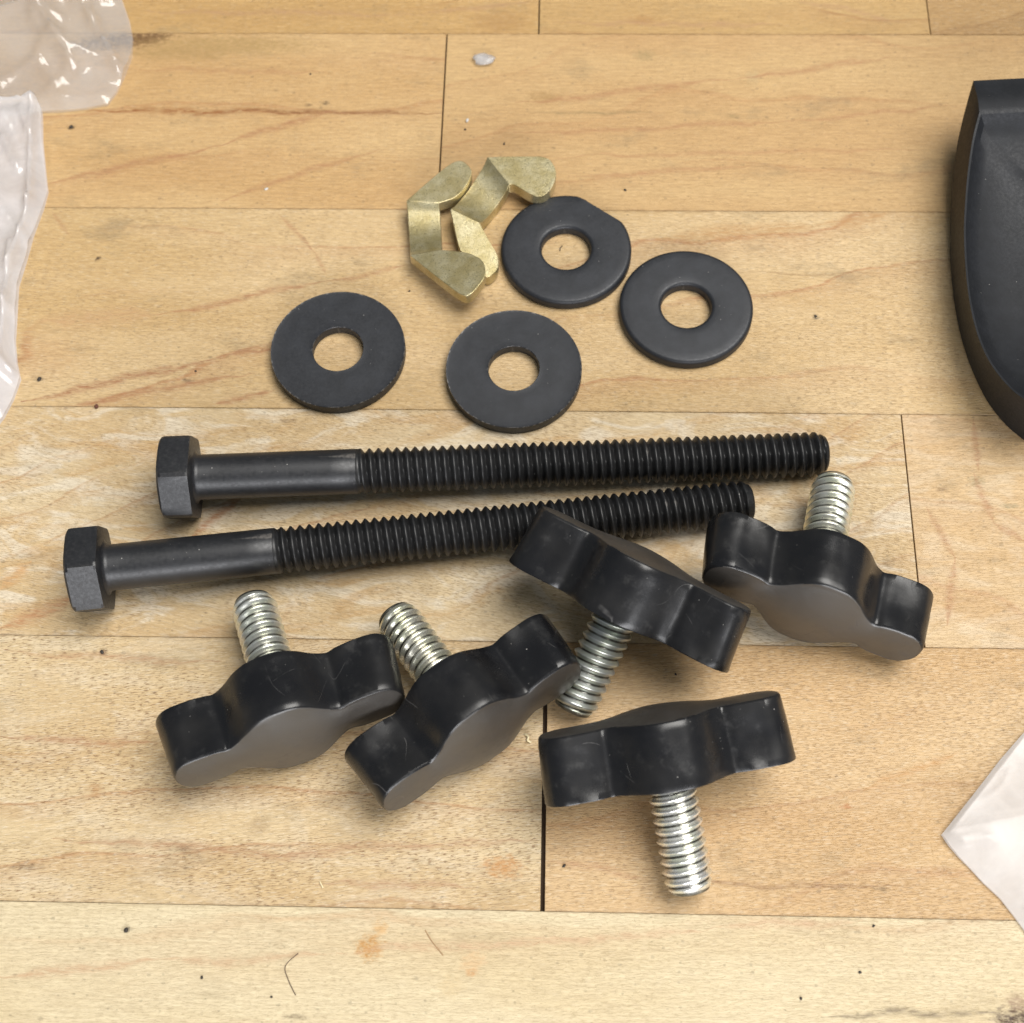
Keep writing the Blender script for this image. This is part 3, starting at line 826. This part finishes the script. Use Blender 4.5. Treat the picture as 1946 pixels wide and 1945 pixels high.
bag('crumpled clear plastic bag over the dark-cornered board, wood showing through it',
    [(-120, -150), (150, -150), (215, -60), (232, 0), (246, 40), (253, 75), (251, 110), (238, 145), (222, 178), (205, 200), (165, 208), (120, 213), (80, 214), (40, 220), (-20, 225), (-120, 225)],
    (-92, 108), film('clear_film', .20, 2.0, (.95, .95, .95), .42), 2.0, 3.0, 3.2,
    creases=[(45, -20, 150, 145, 3.0, .9), (160, 20, 232, 145, 2.2, .7), (150, 30, 215, 10, 1.6, .6), (0, 62, 70, 38, 1.8, .7), (70, 38, 130, 62, 1.6, .7), (130, 120, 230, 140, 1.2, .6), (60, 200, 200, 190, .6, 1.0), (170, 0, 190, 60, 1.5, .6), (0, 175, 120, 110, 1.0, 1.2), (90, 190, 170, 120, .8, .8)])
bag('milky white crumpled plastic bag overlapping the clear bag',
    [(-130, 180), (0, 196), (50, 192), (74, 194), (81, 215), (82, 270), (88, 330), (92, 365), (84, 395), (64, 450), (50, 500), (36, 545), (33, 600), (30, 650), (33, 690), (40, 722), (26, 760), (8, 795), (-60, 880), (-130, 900)],
    (-98, 45), film('milky_film', .50, 5.0, (.84, .81, .81)), 5.0, 5.0, 2.0,
    creases=[(72, 200, 64, 400, 2.0, .7), (0, 215, 70, 205, 2.0, .7), (64, 400, 30, 520, 1.6, .7), (30, 480, 10, 700, 1.6, .8), (20, 290, 45, 340, 1.6, .6), (50, 225, 62, 270, 1.2, .5), (0, 560, 26, 600, 1.4, .6), (0, 400, 60, 470, 1.0, .8), (34, 720, 0, 690, 1.2, .6)])
bag('smooth milky plastic bag corner lying on the lighter boards',
    [(2100, 1260), (1946, 1392), (1900, 1445), (1850, 1510), (1789, 1587), (1803, 1608), (1822, 1630), (1842, 1650), (1868, 1678), (1900, 1708), (1925, 1740), (1946, 1768), (2010, 1860), (2120, 1900)],
    (76, -45), film('frosted_film', .55, 8.0, (.80, .76, .73), .3, .42), 8.0, 2.6, .6, .2,
    creases=[(1822, 1603, 1875, 1597, .7, .6), (1946, 1400, 1800, 1585, .5, 1.5)])

# ------------------------------------------------------------------ little bits on the bench
def bits_mat(name, c, rough=.7, alpha=1.0):
    N = NT(name); v = N.coords('Object'); a = N.noise(v, 2.5, 4, .7)
    N.principled(Base_Color=N.mixc(N.ss(a, .3, .7), tuple(.7 * x for x in c), c), Roughness=rough, Alpha=alpha)
    return N.mat
M_CRUMB = bits_mat('dark_crumb', (.035, .028, .022)); M_SHAV = bits_mat('pale_shaving', (.80, .68, .42)); M_WHITE = bits_mat('white_fleck', (.66, .64, .60))
M_HAIR = bits_mat('hair', (.09, .05, .03), .5); M_RUST = bits_mat('red_brown_crumb', (.12, .04, .022))
N = NT('clear_flake'); vv_ = N.coords('Object')
N.principled(Base_Color=(.55, .55, .56), Roughness=.18, Alpha=.42, Specular_IOR_Level=.9, Normal=N.bump(N.noise(vv_, 1.2, 4, .6), .6, .3)); M_FLAKE = N.mat
def crumb(name, px, py, r, mat, seed, flat=.6, stretch=1.0, ang=0.0):
    bm = bmesh.new(); bmesh.ops.create_icosphere(bm, subdivisions=2, radius=1)
    for v_ in bm.verts:
        k = 1 + .55 * noise.noise(v_.co * 1.3 + Vector((seed * 7.7, 0, seed)))
        x, y, z = v_.co * k * r
        x *= stretch
        v_.co = Vector((x * math.cos(ang) - y * math.sin(ang), x * math.sin(ang) + y * math.cos(ang), z * flat))
    zm = min(v_.co.z for v_ in bm.verts)
    for v_ in bm.verts: v_.co.z -= zm; v_.co *= S
    me = bpy.data.meshes.new(name); bm.to_mesh(me); bm.free(); me.materials.append(mat); me.shade_smooth()
    o = bpy.data.objects.new(name, me); col.objects.link(o); o.location = U(px, py) * S
    return o
CR = [(136, 242, .42, 'dark crumb beside the corner where the clear and milky bags meet'), (75, 722, .5, 'grey-black crumb next to the pointed edge of the milky bag'),
      (1550, 602, .3, 'tiny dark crumb alone between the unbroken round-edged washer and the dished plate'), (372, 706, .25, 'tiny dark crumb between the milky bag and the lone washer'),
      (240, 1768, .45, 'dark crumb on the pale board just past its joint, left of the hooked hair'), (194, 1240, .4, 'brownish crumb under the head of the lower bolt, just past the joint'),
      (884, 247, .28, 'tiny dark crumb next to the white fleck by the end joint'), (958, 274, .3, 'tiny dark crumb right above a raised brass wing'),
      (1188, 362, .32, 'tiny dark crumb off the chipped rim of the washer'), (778, 554, .25, 'tiny dark crumb below the folded corner of the top brass nut'),
      (384, 1858, .3, 'tiny dark crumb left of the hooked hair, on the pale board'), (516, 1895, .25, 'tiny dark crumb beside the tail of the hooked hair'),
      (1660, 1760, .28, 'tiny dark crumb on the pale board near the frosted bag corner'), (1522, 1898, .28, 'tiny dark crumb on the pale board far from any joint, below the brightest stud'),
      (1634, 1848, .3, 'tiny dark crumb on the pale board between the frosted bag and dark knot'), (1072, 1646, .35, 'dark crumb between the wide black joint and the brightest stud'),
      (1284, 1282, .25, 'tiny dark crumb in the gap between two thumbscrews with studs pointing away'), (590, 142, .25, 'tiny dark crumb in the middle of the dark-cornered board')]
for i, (x, y, r, lab) in enumerate(CR):
    tag(crumb('crumb', x, y, r * .55, M_CRUMB, i, .6, 1.3, i * 1.1), lab, 'crumb', 'dark crumbs on the bench')
tag(crumb('crumb', 184, 774, .30, M_RUST, 40, .8), 'tiny round red-brown crumb sitting on a board joint', 'crumb')
o = crumb('plastic_flake', 919, 117, 1.25, M_FLAKE, 61, .35, 1.55, -.1); tag(o, 'small clear irregular plastic flake lying by the end joint of a board', 'flake')
for i, (x, y, r, a_, lab) in enumerate([(888, 230, .24, 1.2, 'white fleck of dust near the end joint between the clear flake and wing nuts'), (506, 360, .22, .3, 'white sliver of dust on the board left of the wing nuts')]):
    tag(crumb('dust_fleck', x, y, r, M_WHITE, 70 + i, .4, 1.6, a_), lab, 'fleck')
def strand(name, pts, r, mat, label, cat, arch=.3):
    P = [U(x, y) for x, y in pts]; n = 24; path = []
    m = len(P) - 1
    for k in range(n + 1):
        t = k / n * m; i = min(int(t), m - 1); f = t - i
        p0, p1, p2, p3 = P[max(i - 1, 0)], P[i], P[i + 1], P[min(i + 2, m)]
        q = .5 * ((2 * p1) + (p2 - p0) * f + (2 * p0 - 5 * p1 + 4 * p2 - p3) * f * f + (3 * p1 - p0 - 3 * p2 + p3) * f ** 3)
        q.z = r + arch * math.sin(math.pi * k / n) ; path.append(q)
    verts = []; faces = []; s_ = 6; c0 = path[0].copy(); c0.z = 0
    for k, p in enumerate(path):
        d = (path[min(k + 1, n)] - path[max(k - 1, 0)]).normalized(); sd = d.cross(Vector((0, 0, 1))).normalized(); up = sd.cross(d)
        for j in range(s_):
            a = 2 * math.pi * j / s_; q = p + (sd * math.cos(a) + up * math.sin(a)) * r - c0; verts.append(tuple(q))
    for k in range(n):
        for j in range(s_):
            faces.append((k * s_ + j, k * s_ + (j + 1) % s_, (k + 1) * s_ + (j + 1) % s_, (k + 1) * s_ + j))
    faces += [tuple(range(s_)), tuple(range(n * s_, (n + 1) * s_))]
    o = mesh_obj(name, verts, faces, mat); o.location = c0 * S
    return tag(o, label, cat)
strand('hair', [(567, 1812), (543, 1836), (548, 1862), (562, 1892)], .05, M_HAIR, 'thin dark hair bent like a hook on the pale board', 'hair', .1)
strand('hair', [(808, 1768), (820, 1788), (842, 1816)], .05, bits_mat('pale_hair', (.45, .26, .12), .5), 'short straight light brown hair on the pale board', 'hair', .05)
strand('wood_shaving', [(998, 1396), (1004, 1402), (1003, 1408), (1009, 1412)], .16, M_SHAV, 'tiny pale curled wood shaving by the open black joint', 'shaving', .2)
strand('wood_shaving', [(608, 1676), (612, 1684), (614, 1688)], .10, M_SHAV, 'tiny straight pale splinter on the coarse-pored board', 'splinter', .05)
strand('fibre', [(1069, 468), (1065, 472), (1064, 478)], .06, M_CRUMB, 'tiny curved dark fibre inside the hole of the chipped washer', 'fibre', .08)
